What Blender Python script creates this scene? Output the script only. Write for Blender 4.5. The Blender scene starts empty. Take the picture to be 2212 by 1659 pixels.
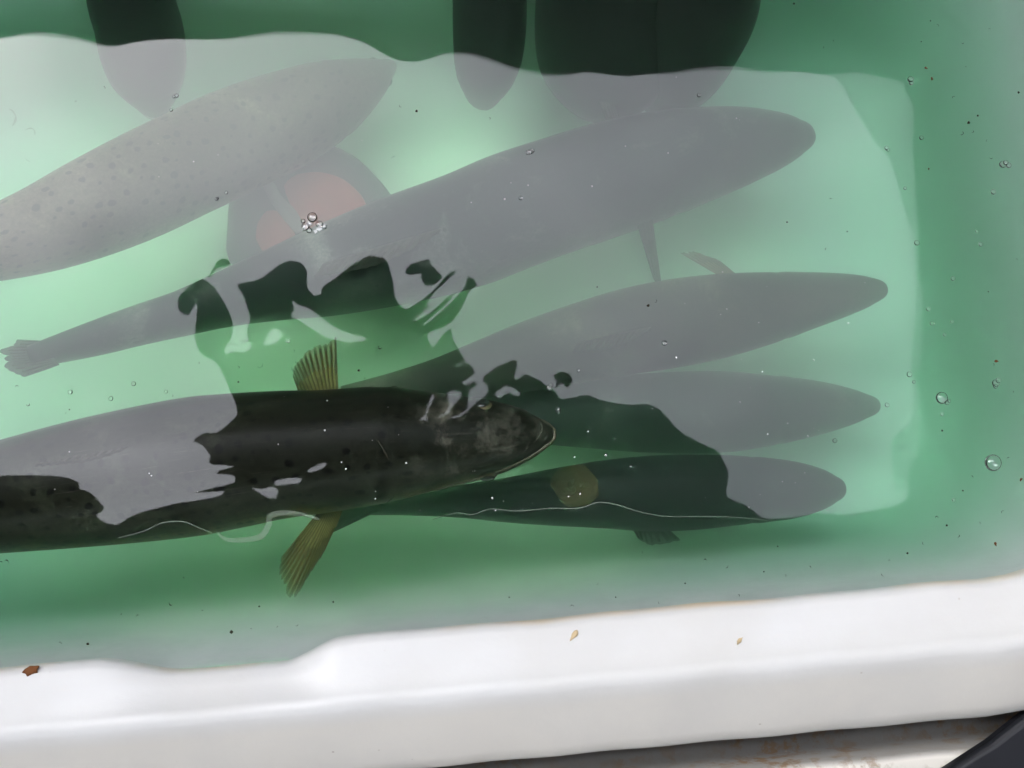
import bpy, bmesh, math, random
from mathutils import Vector, Matrix

scene = bpy.context.scene
col = scene.collection
R = math.radians
random.seed(7)

# ------------------------------------------------------------------ camera
CAM_H, TILT, LENS = 0.95, R(8.0), 42.0
cam_d = bpy.data.cameras.new("camera")
cam_d.lens, cam_d.sensor_width = LENS, 36.0
cam_d.clip_start, cam_d.clip_end = 0.02, 200.0
cam_d.dof.use_dof = True
cam_d.dof.focus_distance = 1.03
cam_d.dof.aperture_fstop = 20.0
cam = bpy.data.objects.new("camera", cam_d)
cam.location = (0, 0, CAM_H)
cam.rotation_euler = (TILT, 0, 0)
col.objects.link(cam)
scene.camera = cam

# ------------------------------------------------------------------ sky, sun, exposure
SUN_EL, SUN_ROT = R(31), R(-42)
world = bpy.data.worlds.new("World")
scene.world = world
world.use_nodes = True
wn, wl = world.node_tree.nodes, world.node_tree.links
wn.clear()
sky = wn.new("ShaderNodeTexSky")
sky.sky_type = 'NISHITA'
sky.sun_disc = False
sky.sun_elevation, sky.sun_rotation = SUN_EL, SUN_ROT
sky.dust_density, sky.air_density = 4.0, 1.0
hs = wn.new("ShaderNodeHueSaturation")          # thin overcast: the blue is mostly gone
hs.inputs["Saturation"].default_value = 0.22
bg = wn.new("ShaderNodeBackground")
bg.inputs["Strength"].default_value = 0.12
wo = wn.new("ShaderNodeOutputWorld")
wl.new(sky.outputs[0], hs.inputs["Color"])
wtc = wn.new("ShaderNodeTexCoord")
cn = wn.new("ShaderNodeTexNoise")
cn.inputs["Scale"].default_value, cn.inputs["Detail"].default_value, cn.inputs["Distortion"].default_value = 5.0, 5.0, 0.4
wl.new(wtc.outputs["Generated"], cn.inputs["Vector"])
cr = wn.new("ShaderNodeValToRGB")
cr.color_ramp.elements[0].position, cr.color_ramp.elements[0].color = 0.32, (.80, .80, .83, 1)
cr.color_ramp.elements[1].position, cr.color_ramp.elements[1].color = 0.68, (1.18, 1.17, 1.18, 1)
wl.new(cn.outputs[0], cr.inputs[0])
cm = wn.new("ShaderNodeMix")
cm.data_type, cm.blend_type = 'RGBA', 'MULTIPLY'
cm.inputs[0].default_value = 1.0
wl.new(hs.outputs[0], cm.inputs[6])
wl.new(cr.outputs[0], cm.inputs[7])
wl.new(cm.outputs[2], bg.inputs["Color"])
wl.new(bg.outputs[0], wo.inputs["Surface"])
sun_d = bpy.data.lights.new("sun", 'SUN')
sun_d.energy, sun_d.angle, sun_d.color = 0.6, R(14), (1.0, 0.96, 0.9)
sun = bpy.data.objects.new("sun", sun_d)
sun.rotation_euler = (R(90) - SUN_EL, 0, -SUN_ROT + R(180))
col.objects.link(sun)
vs = scene.view_settings
vs.view_transform, vs.look, vs.gamma, vs.use_curve_mapping = 'Standard', 'None', 1.0, False
vs.exposure = 4.77
cy = scene.cycles
cy.use_denoising = True
cy.max_bounces, cy.transparent_max_bounces, cy.volume_bounces = 28, 24, 14
cy.diffuse_bounces, cy.glossy_bounces, cy.transmission_bounces = 12, 4, 6
cy.sample_clamp_indirect = 8.0
cy.caustics_reflective = False

# ------------------------------------------------------------------ helpers
TANH = 18.0 / LENS
RX = Matrix.Rotation(TILT, 3, 'X')
EYE = Vector((0, 0, CAM_H))


def at(px, py, z=0.0):
    """Point at height z that lies on the sight line of a spot measured on the photograph (2212 wide)."""
    d = RX @ Vector(((px - 1106) / 1106 * TANH, -(py - 829.5) / 1106 * TANH, -1.0))
    return EYE + d * ((z - CAM_H) / d.z)


def link(name, me, mat=None, parent=None, smooth=True):
    o = bpy.data.objects.new(name, me)
    col.objects.link(o)
    if mat:
        me.materials.append(mat)
    if smooth:
        for p in me.polygons:
            p.use_smooth = True
    if parent:
        o.parent = parent
    return o


def mesh(name, verts, faces, uvs=None):
    me = bpy.data.meshes.new(name)
    me.from_pydata([tuple(v) for v in verts], [], faces)
    if uvs:
        lay = me.uv_layers.new(name="UVMap")
        for lp in me.loops:
            lay.data[lp.index].uv = uvs[lp.vertex_index]
    me.update()
    return me


def fix(me):
    bm = bmesh.new()
    bm.from_mesh(me)
    bmesh.ops.recalc_face_normals(bm, faces=bm.faces)
    bm.to_mesh(me)
    bm.free()
    return me


def tag(o, label, cat, group=None, kind=None):
    o["label"], o["category"] = label, cat
    if group:
        o["group"] = group
    if kind:
        o["kind"] = kind
    return o


def empty(name, loc):
    o = bpy.data.objects.new(name, None)
    o.location = loc
    o.empty_display_size = 0.05
    col.objects.link(o)
    return o


class NT:
    """Small node builder."""
    def __init__(self, name):
        self.m = bpy.data.materials.new(name)
        self.m.use_nodes = True
        self.t = self.m.node_tree
        self.t.nodes.clear()
        self.out = self.t.nodes.new("ShaderNodeOutputMaterial")

    def n(self, typ, ins=None, **props):
        nd = self.t.nodes.new(typ)
        for k, v in props.items():
            setattr(nd, k, v)
        for k, v in (ins or {}).items():
            if hasattr(v, "is_output"):
                self.t.links.new(v, nd.inputs[k])
            else:
                nd.inputs[k].default_value = v
        return nd

    def math(self, op, a, b=0.0, clamp=False):
        return self.n("ShaderNodeMath", {0: a, 1: b}, operation=op, use_clamp=clamp).outputs[0]

    def mix(self, f, a, b, blend='MIX'):
        nd = self.n("ShaderNodeMix", {0: f, 6: a, 7: b}, data_type='RGBA', blend_type=blend)
        return nd.outputs[2]

    def ramp(self, f, *stops):
        nd = self.n("ShaderNodeValToRGB", {0: f})
        e = nd.color_ramp.elements
        while len(e) < len(stops):
            e.new(0.5)
        for k, (p, c) in enumerate(stops):
            e[k].position = p
            e[k].color = (c, c, c, 1) if not isinstance(c, tuple) else (*c, 1)
        return nd.outputs[0]

    def noise(self, vec, scale, detail=4, rough=0.55, dist=0.0):
        ins = {"Scale": scale, "Detail": detail, "Roughness": rough, "Distortion": dist}
        if vec is not None:
            ins["Vector"] = vec
        return self.n("ShaderNodeTexNoise", ins).outputs[0]

    def surf(self, s):
        self.t.links.new(s, self.out.inputs["Surface"])
        return self.m


def c4(c):
    return (*c, 1.0)


def simple(name, color, rough=0.5, spec=0.5, var=0.0, scale=20.0, bump=0.0, color2=None):
    b = NT(name)
    tc = b.n("ShaderNodeTexCoord").outputs["Object"]
    nz = b.noise(tc, scale)
    cc = b.mix(b.ramp(nz, (0.35, 0.0), (0.7, 1.0)), c4(color), c4(color2 or tuple(x * (1 - var) for x in color)))
    ins = {"Base Color": cc, "Roughness": rough, "Specular IOR Level": spec}
    if bump:
        ins["Normal"] = b.n("ShaderNodeBump", {"Height": nz, "Strength": bump, "Distance": 0.002}).outputs[0]
    return b.surf(b.n("ShaderNodeBsdfPrincipled", ins).outputs[0])


# ------------------------------------------------------------------ the tub (a white plastic fish tote)
RIM_A = math.atan2(at(0, 1443, .022).y * -1 + at(2212, 1243, .022).y, at(2212, 1243, .022).x - at(0, 1443, .022).x)
ORG = at(1106, 1343, .022)              # a point of the near inner edge
UX = Vector((math.cos(RIM_A), math.sin(RIM_A), 0))
UY = Vector((-math.sin(RIM_A), math.cos(RIM_A), 0))
FLOOR_Z, GROUND_Z = -0.33, -0.62
X0, X1, Y1 = -0.80, 0.525, 0.66         # inner opening, in the tub's own axes


def loc(x, y, z):
    p = ORG + UX * x + UY * y
    return Vector((p.x, p.y, z))


def tub_path():
    """Inner edge of the opening, anticlockwise: (point, outward normal, notch amount)."""
    pts = []
    r = 0.16
    n = 260
    L = X1 - X0 - 2 * r
    for i in range(n + 1):
        pts.append((X0 + r + L * i / n, 0.0, 0.0, -1.0))
    for (cx_, cy_, a0) in ((X1 - r, r, -90), (X1 - r, Y1 - r, 0), (X0 + r, Y1 - r, 90), (X0 + r, r, 180)):
        for k in range(1, 13):
            a = R(a0 + 90 * k / 12)
            pts.append((cx_ + r * math.cos(a), cy_ + r * math.sin(a), math.cos(a), math.sin(a)))
    pts.pop()
    return pts


def sstep(a, b, t):
    t = max(0.0, min(1.0, (t - a) / (b - a)))
    return t * t * (3 - 2 * t)


NX = [(at(px, py, .022) - ORG).dot(UX) for px, py in ((190, 1436), (380, 1447), (600, 1428), (735, 1378))]


def notch(x, y):
    if y > 0.001:
        return 0.0
    return sstep(NX[0], NX[1], x) * (1 - sstep(NX[2], NX[3], x))


def lip(x, y):                          # the lip left of the scoop swells a little into the tub
    return 0.0


PROFILE = [  # outward offset, height: outer wall last
    (0.0000, 0.006), (0.0004, 0.0180), (0.0028, 0.0235), (0.007, 0.0258), (0.020, 0.0275), (0.036, 0.0300), (0.0415, 0.0328),
    (0.0455, 0.0345), (0.050, 0.0345), (0.0545, 0.0325), (0.062, 0.0265), (0.080, 0.012), (0.098, -0.003), (0.1065, -0.012),
    (0.1085, -0.020), (0.1095, -0.075), (0.1165, -0.088), (0.1330, -0.085), (0.1355, -0.048), (0.1375, -0.041), (0.142, -0.040),
    (0.185, -0.041), (0.192, -0.044), (0.195, -0.052), (0.197, -0.075), (0.185, -0.30), (0.170, GROUND_Z + 0.002)]

path = tub_path()
N = len(path)
verts, faces, uvs = [], [], []
for j, (v, z) in enumerate(PROFILE):
    for (x, y, nx, ny) in path:
        k = notch(x, y)
        fall = max(0.0, 1 - v / 0.042)
        push = 0.0145 * k * fall
        wob = 0.0006 * math.sin(x * 31 + 1) * fall + 0.0004 * math.sin(x * 73)
        zz = z - 0.007 * k * max(0.0, 1 - v / 0.05) * (1 if v > 0.0001 else 0.6)
        verts.append(loc(x + nx * (v + push + wob), y + ny * (v + push + wob), zz + 0.0004 * math.sin(x * 47 + v * 50)))
        uvs.append((x, v))
for j in range(len(PROFILE) - 1):
    for i in range(N):
        a, b_ = j * N + i, j * N + (i + 1) % N
        faces.append((a, b_, b_ + N, a + N))

# rim material: white moulded plastic, painted warm bounce outside, dirt and painted shade in the groove
b = NT("rim_plastic")
tc = b.n("ShaderNodeTexCoord")
uvx = b.n("ShaderNodeSeparateXYZ", {0: tc.outputs["UV"]})
n1 = b.noise(tc.outputs["Object"], 9, 5)
warm_bounce = b.ramp(uvx.outputs[1], (0.050, 0.0), (0.066, 1.0))  # warm reflected light on the outer face, put into its colour
base = b.mix(warm_bounce, c4((.532, .533, .524)), c4((.58, .555, .50)))
base = b.mix(b.ramp(n1, (0.45, 0.0), (0.72, 0.55)), base, c4((.49, .48, .45)))
stre = b.n("ShaderNodeMapping", {0: tc.outputs["UV"], "Scale": (9.0, 60.0, 1.0)}).outputs[0]
scuff = b.noise(stre, 4.0, 6, 0.65, 0.6)
base = b.mix(b.ramp(scuff, (0.58, 0.0), (0.72, 0.38)), base, c4((.55, .53, .50)))
gz = b.ramp(uvx.outputs[1], (0.108, 0.0), (0.114, 1.0), (0.142, 1.0), (0.172, 0.5))
dn = b.noise(tc.outputs["Object"], 70, 6, 0.7)
dirt = b.math('MULTIPLY', b.math('MULTIPLY', gz, b.ramp(dn, (0.48, 0.0), (0.60, 0.95)), True), b.ramp(b.noise(tc.outputs['Object'], 16, 3, .6), (.42, .15), (.58, 1.0)))
base = b.mix(b.ramp(uvx.outputs[1], (0.106, 0.0), (0.112, .8), (0.136, .8), (0.1385, 0.0)), base, c4((.11, .108, .105)))  # shadow in the groove gap painted as dark grey
base = b.mix(dirt, base, c4((.20, .13, .07)))
sp = b.n("ShaderNodeTexVoronoi", {"Vector": tc.outputs["Object"], "Scale": 52.0, "Randomness": 1.0})
speck = b.ramp(sp.outputs[0], (0.030, 1.0), (0.065, 0.0))
pick = b.ramp(b.n("ShaderNodeSeparateColor", {0: sp.outputs[1]}).outputs[0], (0.55, 0.0), (0.75, 0.8))
base = b.mix(b.math('MULTIPLY', speck, pick), base, c4((.32, .27, .22)))
edge = b.math('MULTIPLY', b.ramp(uvx.outputs[1], (0.0008, 1.0), (0.0035, 0.0)), b.ramp(b.noise(tc.outputs["Object"], 9.0, 4), (.45, 0), (.72, .7)))
base = b.mix(edge, base, c4((.62, .45, .25)))
bp = b.n("ShaderNodeBump", {"Height": b.noise(tc.outputs["Object"], 45, 6, .7), "Strength": 0.22, "Distance": 0.0015}).outputs[0]
rim_mat = b.surf(b.n("ShaderNodeBsdfPrincipled", {"Base Color": base, "Roughness": b.ramp(n1, (0.3, .42), (0.7, .62)), "Normal": bp}).outputs[0])

tub = empty("fish_tub", loc(0, 0.3, GROUND_Z))
tag(tub, "white moulded plastic tub brimming with green water and trout", "tub")
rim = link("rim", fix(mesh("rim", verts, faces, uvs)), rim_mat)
rim.parent = tub
rim.matrix_parent_inverse = Matrix.Translation(-tub.location)

# basin: inner walls and floor, drafted
IN = [(0.0030, 0.0165, 0), (0.0026, 0.0, 0), (-0.004, -0.03, 0), (-0.016, -0.11, 0), (-0.028, -0.19, 0), (-0.038, -0.26, 0), (-0.046, -0.297, 0),
      (-0.058, -0.318, 0), (-0.076, -0.3285, 0), (-0.10, FLOOR_Z, 0)]
verts, faces = [], []
for j, (v, z, _) in enumerate(IN):
    for (x, y, nx, ny) in path:
        k = notch(x, y) * (1 if j < 1 else 0.9 if j < 2 else 0.5 if j < 3 else 0)
        vv = v + 0.0145 * k
        zz = z - 0.0042 * notch(x, y) * (1 if j == 0 else 0)
        verts.append(loc(x + nx * vv, y + ny * vv, zz))
for j in range(len(IN) - 1):
    for i in range(N):
        a, b_ = j * N + i, j * N + (i + 1) % N
        faces.append((a, b_, b_ + N, a + N))
cx_, cy_ = (X0 + X1) / 2, Y1 / 2
for s in (.8, .6, .4, .2, .05):          # floor in rings towards the middle
    k0 = len(verts)
    for (x, y, nx, ny) in path:
        q = loc(cx_ + (x + nx * -.10 - cx_) * s, cy_ + (y + ny * -.10 - cy_) * s, FLOOR_Z)
        verts.append(q)
    for i in range(N):
        a, b_ = k0 - N + i, k0 - N + (i + 1) % N
        faces.append((a, b_, b_ + N, a + N))
faces.append(tuple(len(verts) - N + i for i in range(N)))
me = mesh("basin", verts, faces)
b = NT("basin_plastic")
tc = b.n("ShaderNodeTexCoord").outputs["Object"]
nz = b.noise(tc, 5, 5)
glow_mid = at(800, 730, FLOOR_Z)            # central glow and its falloff painted in: pale middle, darker towards the walls
off = b.n("ShaderNodeVectorMath", {0: tc, 1: (glow_mid.x, glow_mid.y, FLOOR_Z)}, operation='SUBTRACT').outputs[0]
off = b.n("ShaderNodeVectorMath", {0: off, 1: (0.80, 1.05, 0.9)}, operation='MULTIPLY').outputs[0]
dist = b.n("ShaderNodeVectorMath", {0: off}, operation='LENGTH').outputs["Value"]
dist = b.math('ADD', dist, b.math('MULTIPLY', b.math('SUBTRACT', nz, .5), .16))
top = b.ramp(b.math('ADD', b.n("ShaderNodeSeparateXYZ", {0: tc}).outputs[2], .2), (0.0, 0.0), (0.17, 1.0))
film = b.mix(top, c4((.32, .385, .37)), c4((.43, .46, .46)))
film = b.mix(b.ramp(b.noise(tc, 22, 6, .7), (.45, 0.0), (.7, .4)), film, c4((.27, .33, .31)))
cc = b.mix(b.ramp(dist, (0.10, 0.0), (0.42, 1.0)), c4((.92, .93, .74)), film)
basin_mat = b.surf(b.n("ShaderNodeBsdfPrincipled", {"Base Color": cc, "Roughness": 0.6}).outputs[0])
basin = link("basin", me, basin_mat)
bm = bmesh.new(); bm.from_mesh(me); bmesh.ops.recalc_face_normals(bm, faces=bm.faces)
bmesh.ops.reverse_faces(bm, faces=bm.faces); bm.to_mesh(me); bm.free()
basin.parent = tub
basin.matrix_parent_inverse = Matrix.Translation(-tub.location)

# ground
g = 14.0
gm = mesh("ground", [(-g, -g, GROUND_Z), (g, -g, GROUND_Z), (g, g, GROUND_Z), (-g, g, GROUND_Z)], [(0, 1, 2, 3)])
ground = link("ground", gm, simple("concrete", (.22, .21, .20), .9, .3, .35, 6, .3), smooth=False)
ground["kind"] = "structure"

# ------------------------------------------------------------------ water: one closed body, rippled top
b = NT("tub_water")
back = b.n("ShaderNodeNewGeometry").outputs["Backfacing"]
ior = b.math('ADD', b.math('MULTIPLY', back, 1 / 1.333 - 1.333), 1.333)      # the same reflectance from either side
fr = b.n("ShaderNodeFresnel", {"IOR": ior}).outputs[0]
gl = b.n("ShaderNodeBsdfGlossy", {"Color": (1, 1, 1, 1), "Roughness": 0.0}).outputs[0]
tr = b.n("ShaderNodeBsdfTransparent").outputs[0]
b.surf(b.n("ShaderNodeMixShader", {0: fr, 1: tr, 2: gl}).outputs[0])
ABS, SCA = (1.18, 0.04, 0.76), (0.66, 0.84, 0.72)
am = 2.0
ab = b.n("ShaderNodeVolumeAbsorption", {"Color": (1 - ABS[0] / am, 1 - ABS[1] / am, 1 - ABS[2] / am, 1), "Density": am}).outputs[0]
sc_ = b.n("ShaderNodeVolumeScatter", {"Color": c4(SCA), "Density": 4.4, "Anisotropy": 0.962}).outputs[0]
milk = b.n("ShaderNodeVolumeScatter", {"Color": (.42, .96, .52, 1), "Density": 0.24, "Anisotropy": 0.1}).outputs[0]
both = b.n("ShaderNodeAddShader", {0: milk, 1: sc_}).outputs[0]
b.t.links.new(b.n("ShaderNodeAddShader", {0: ab, 1: both}).outputs[0], b.out.inputs["Volume"])
water_mat = b.m

# ripples: (spot on the photo, wavelength m, slope, reach m, heading deg)
RIPPLES = [(930, 620, .020, .0026, .035, 130), (1040, 830, .018, .0026, .035, 35), (610, 600, .030, .0012, .05, 80), (600, 1050, .026, .0016, .04, 100),
           (20, 640, .016, .006, .022, 10), (300, 1060, .03, .0012, .05, 75), (1960, 560, .03, .0010, .08, 5)]
RIP = []
for (px, py, wl_, s, reach, hd) in RIPPLES:
    p = at(px, py, 0)
    RIP.append((p.x, p.y, 2 * math.pi / wl_, s * wl_ / (2 * math.pi), reach, math.cos(R(hd)), math.sin(R(hd)), random.random() * 6))
BG = []
for k in range(7):
    a, wl_ = random.random() * 6.28, random.uniform(.06, .2)
    BG.append((math.cos(a) * 2 * math.pi / wl_, math.sin(a) * 2 * math.pi / wl_, 0.00035 * wl_ / (2 * math.pi), random.random() * 6))


STREAK = []       # furrows the big trout's back draws on the surface: spot, half length, half width, wavelength, slope
for (px, py, ln, wd, wl_, s) in ((70, 1075, .035, .008, .011, .010), (430, 1012, .050, .007, .011, .008), (560, 1000, .03, .006, .011, .006)):
    p = at(px, py, 0)
    STREAK.append((p.x, p.y, ln, wd, 2 * math.pi / wl_, s * wl_ / (2 * math.pi)))
SA, CA = math.sin(R(9)), math.cos(R(9))


def ripple(x, y):
    h = 0.0
    for (cx_, cy_, ln, wd, k, a) in STREAK:
        dx, dy = x - cx_, y - cy_
        e, f = dx * CA + dy * SA, -dx * SA + dy * CA
        if abs(e) < ln * 3 and abs(f) < wd * 3:
            h += a * math.exp(-(e / ln) ** 2 - (f / wd) ** 2) * math.sin(k * f + 60 * e)
    for (cx_, cy_, k, a, rr, dx, dy, ph) in RIP:
        d2 = (x - cx_) ** 2 + (y - cy_) ** 2
        if d2 < rr * rr * 9:
            h += a * math.exp(-d2 / (rr * rr)) * math.sin(k * ((x - cx_) * dx + (y - cy_) * dy) + ph + 8 * (x - cx_) * (y - cy_) / rr)
    for (kx, ky, a, ph) in BG:
        h += a * math.sin(kx * x + ky * y + ph)
    return h


gx, gy = 560, 300
wx0, wx1, wy0, wy1 = X0 - 0.012, X1 + 0.012, -0.014, Y1 + 0.012
verts, faces = [], []
for j in range(gy + 1):
    for i in range(gx + 1):
        p = loc(wx0 + (wx1 - wx0) * i / gx, wy0 + (wy1 - wy0) * j / gy, 0)
        verts.append((p.x, p.y, ripple(p.x, p.y)))
for j in range(gy):
    for i in range(gx):
        a = j * (gx + 1) + i
        faces.append((a, a + 1, a + gx + 2, a + gx + 1))
ring = [i for i in range(gx)] + [j * (gx + 1) + gx for j in range(gy)] + [gy * (gx + 1) + gx - i for i in range(gx)] + [(gy - j) * (gx + 1) for j in range(gy)]
nb = len(verts)
for k in ring:
    verts.append((verts[k][0], verts[k][1], FLOOR_Z - 0.012))
M_ = len(ring)
for k in range(M_):
    faces.append((ring[k], nb + k, nb + (k + 1) % M_, ring[(k + 1) % M_]))
faces.append(tuple(nb + k for k in reversed(range(M_))))
me = fix(mesh("water", verts, faces))
water = link("water", me, water_mat)
for p in me.polygons[gx * gy:]:
    p.use_smooth = False
tag(water, "clear green still water filling the white tub", "water", kind="structure")
# outer rounded corners of the tub hold the square corners of the water inside their solid

# ------------------------------------------------------------------ unseen dark sheet added overhead, its hole shaped to make the water's reflection
BLOCKER_H = 3.2


def up(px, py, H=BLOCKER_H):
    w = at(px, py, 0.0)
    return Vector((w.x + w.x * (H / CAM_H), w.y + w.y * (H / CAM_H), H))


OUTER = [(-420, 90), (0, 84), (35, 79), (91, 79), (162, 88), (211, 100), (246, 102), (302, 88), (369, 80), (492, 86), (598, 76), (721, 78), (773, 88),  # hole follows the bright reflection; its bays stand in for a person's silhouette
         (800, 98), (840, 122), (882, 134), (921, 130), (963, 117), (1016, 119), (1051, 129), (1104, 147), (1174, 162), (1220, 163), (1262, 156),
         (1297, 158), (1350, 167), (1402, 163), (1455, 160), (1508, 152), (1592, 151), (1662, 158), (1715, 155), (1779, 160), (1807, 169),
         (1824, 190), (1852, 246), (1877, 288), (1891, 316), (1912, 325), (1926, 369), (1940, 429), (1958, 485), (1979, 520), (1974, 557),
         (1978, 589), (1979, 624), (1974, 694), (1968, 764), (1965, 800), (1972, 835), (1972, 895), (1961, 926), (1933, 940), (1928, 951),
         (1930, 993), (1938, 1050), (1942, 1062), (1966, 1056), (1956, 1083), (1926, 1098), (1856, 1113), (1821, 1116), (1786, 1112), (1750, 1112),
         (1715, 1118), (1680, 1119), (1645, 1117),
         (1610, 1090), (1568, 1070), (1573, 1028), (1564, 1000), (1550, 975), (1504, 951), (1469, 930), (1436, 895), (1420, 880), (1395, 873), (1360, 876),
         (1297, 866), (1269, 854), (1244, 858), (1213, 861), (1202, 845), (1181, 828), (1163, 817), (1135, 808), (1116, 815), (1112, 779), (1090, 782),
         (1061, 798), (1044, 817), (1053, 828), (1051, 845), (1026, 870), (995, 898), (965, 903), (1002, 887), (1012, 859), (1023, 831),
         (1004, 822), (1022, 806), (1021, 792), (1009, 784), (982, 790), (1004, 779), (995, 764), (993, 754), (981, 729), (977, 708), (962, 716), (938, 748), (926, 722), (955, 706), (978, 690),
         (1009, 652), (1016, 631), (1031, 619), (1023, 603), (1009, 599), (1002, 620), (975, 655), (945, 684), (914, 705), (930, 684), (962, 655), (976, 632),
         (960, 640), (930, 670), (889, 694), (925, 662), (948, 634), (975, 606), (987, 589), (975, 587), (963, 601), (942, 634), (910, 655), (879, 668), (861, 648), (850, 606), (846, 575), (833, 554),
         (800, 552), (778, 563), (756, 575), (728, 599), (696, 617), (691, 634), (679, 638), (664, 620), (661, 589), (650, 571), (629, 567), (605, 575),
         (577, 589), (548, 603), (510, 615), (524, 645), (538, 684), (531, 722), (543, 747), (524, 761), (508, 756), (492, 763), (482, 754), (499, 726), (501, 694),
         (489, 659), (468, 627), (454, 610), (436, 601), (408, 617), (383, 645), (383, 670), (401, 680), (415, 663), (425, 650), (424, 684), (420, 719),
         (425, 750), (440, 768), (468, 782), (485, 814), (501, 852), (513, 891), (492, 916), (468, 933), (443, 933), (418, 951), (440, 961),
         (454, 983), (461, 1004), (499, 1021), (510, 1039), (465, 1054), (422, 1063), (485, 1062), (475, 1074), (387, 1085), (334, 1102), (281, 1112),
         (253, 1129), (225, 1125), (204, 1108), (221, 1093), (176, 1056), (148, 1035), (116, 1028), (0, 1026), (-120, 1035), (-300, 1060), (-430, 1050)]
HOLES = [[(564, 742), (572, 728), (580, 714), (590, 709), (603, 713), (608, 726), (600, 738), (585, 745)],  # light islands of the rippled reflection, cut as holes
         [(629, 650), (640, 660), (668, 668), (698, 690), (728, 711), (760, 724), (788, 731), (786, 739), (770, 742), (735, 740), (703, 730), (668, 706), (650, 692), (628, 680), (634, 668)],
         [(666, 1014), (684, 1004), (700, 1000), (705, 1003), (696, 1013), (680, 1020), (668, 1020)],
         [(598, 1040), (625, 1035), (650, 1034), (656, 1042), (650, 1051), (620, 1054), (600, 1055)],
         [(545, 1058), (568, 1063), (590, 1057), (606, 1066), (600, 1075), (575, 1077), (556, 1068)],
         [(1071, 850), (1078, 836), (1100, 834), (1120, 842), (1128, 848), (1110, 855), (1092, 848), (1082, 854)],
         [(900, 908), (914, 898), (920, 882), (928, 858), (936, 858), (924, 886), (918, 900), (920, 910)],
         [(938, 904), (958, 892), (974, 872), (970, 846), (996, 848), (984, 872), (966, 894)]]
DARK_BLOTS = [[(466, 568), (476, 559), (490, 561), (492, 568), (480, 575), (468, 574), (455, 596), (452, 596), (462, 576)],  # dark islands of the reflection, added as small unseen sheets
          [(873, 580), (884, 565), (905, 558), (926, 560), (936, 578), (950, 588), (951, 603), (935, 612), (912, 606), (915, 594), (890, 592)],
          [(1196, 812), (1206, 803), (1226, 806), (1234, 822), (1225, 836), (1212, 826), (1204, 835), (1200, 833), (1204, 822)]]


def smooth_poly(pts, sub=3):
    out, n = [], len(pts)
    for i in range(n):
        p0, p1, p2, p3 = (Vector(pts[(i + k - 1) % n]) for k in range(4))
        for s in range(sub):
            t = s / sub
            q = 0.5 * ((2 * p1) + (p2 - p0) * t + (2 * p0 - 5 * p1 + 4 * p2 - p3) * t * t + (3 * p1 - p0 - 3 * p2 + p3) * t ** 3)
            out.append((q.x * 0.7 + (p1 + (p2 - p1) * t).x * 0.3, q.y * 0.7 + (p1 + (p2 - p1) * t).y * 0.3))
    return out


def sheet(name, loops, thick, mat, parent, z=BLOCKER_H):
    cu = bpy.data.curves.new(name + "_outline", 'CURVE')
    cu.dimensions, cu.fill_mode, cu.extrude = '2D', 'BOTH', thick / 2
    for lp in loops:
        s = cu.splines.new('POLY')
        s.points.add(len(lp) - 1)
        for k, p in enumerate(lp):
            s.points[k].co = (p[0], p[1], 0, 1)
        s.use_cyclic_u = True
    tmp = bpy.data.objects.new(name + "_outline", cu)
    col.objects.link(tmp)
    tmp.location.z = z + thick / 2
    dg = bpy.context.evaluated_depsgraph_get()
    me = bpy.data.meshes.new_from_object(tmp.evaluated_get(dg))
    me.transform(Matrix.Translation((0, 0, z + thick / 2)))
    bpy.data.objects.remove(tmp)
    me.materials.clear()
    me.name = name
    o = link(name, me, mat, None, False)
    o.parent = parent
    o.matrix_parent_inverse = Matrix.Translation(-parent.location)
    return o


blocker_mat = simple("blocker_dark", (.022, .023, .024), .9, .1, .3, 3)
strip_b = NT("half_clear_strip")
strip_mat = strip_b.surf(strip_b.n("ShaderNodeMixShader", {0: 0.32, 1: strip_b.n("ShaderNodeBsdfTransparent").outputs[0],
    2: strip_b.n("ShaderNodeBsdfDiffuse", {"Color": (.04, .05, .045, 1)}).outputs[0]}).outputs[0])
sky_blocker = empty("sky_blocker", (0, 0, GROUND_Z))
tag(sky_blocker, "unseen dark sheet added over the tub to shape the reflected sky", "sky_blocker")
T = 5.0
i_top = OUTER.index((1779, 160))
i_bot = OUTER.index((1956, 1083))
RIGHT_OUT = [(1830, 155), (1858, 152), (1900, 160), (1955, 172), (1960, 186), (1967, 205), (1979, 222), (1982, 270), (1977, 300), (1979, 340), (1980, 390),
             (1979, 450), (1984, 500), (1982, 522), (1986, 545), (1990, 580), (1984, 592), (1991, 612), (2000, 640), (1995, 690), (1992, 740), (1988, 798), (1969, 806),
             (1984, 840), (1988, 880), (1990, 930), (1986, 985), (1970, 1004), (1967, 1056)]
TOP_OUT = [(x, y - 6 - 4 * math.sin(x * .013)) for (x, y) in OUTER[1:i_top]]
hole = [up(*p) for p in smooth_poly([OUTER[0]] + TOP_OUT + [OUTER[i_top]] + RIGHT_OUT + OUTER[i_bot:])]
loops = [[(-T, -T), (T, -T), (T, T), (-T, T)], [(p.x, p.y) for p in hole]]
for h_ in HOLES:
    loops.append([(q.x, q.y) for q in (up(*p) for p in smooth_poly(h_))])
top_blocker = sheet("blocker_sheet", loops, 0.012, blocker_mat, sky_blocker)
for s_ in DARK_BLOTS:
    sheet("dark_blot", [[(q.x, q.y) for q in (up(p[0], p[1], BLOCKER_H - .02) for p in smooth_poly(s_))]], 0.01, blocker_mat, sky_blocker, BLOCKER_H - 0.02)
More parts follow.
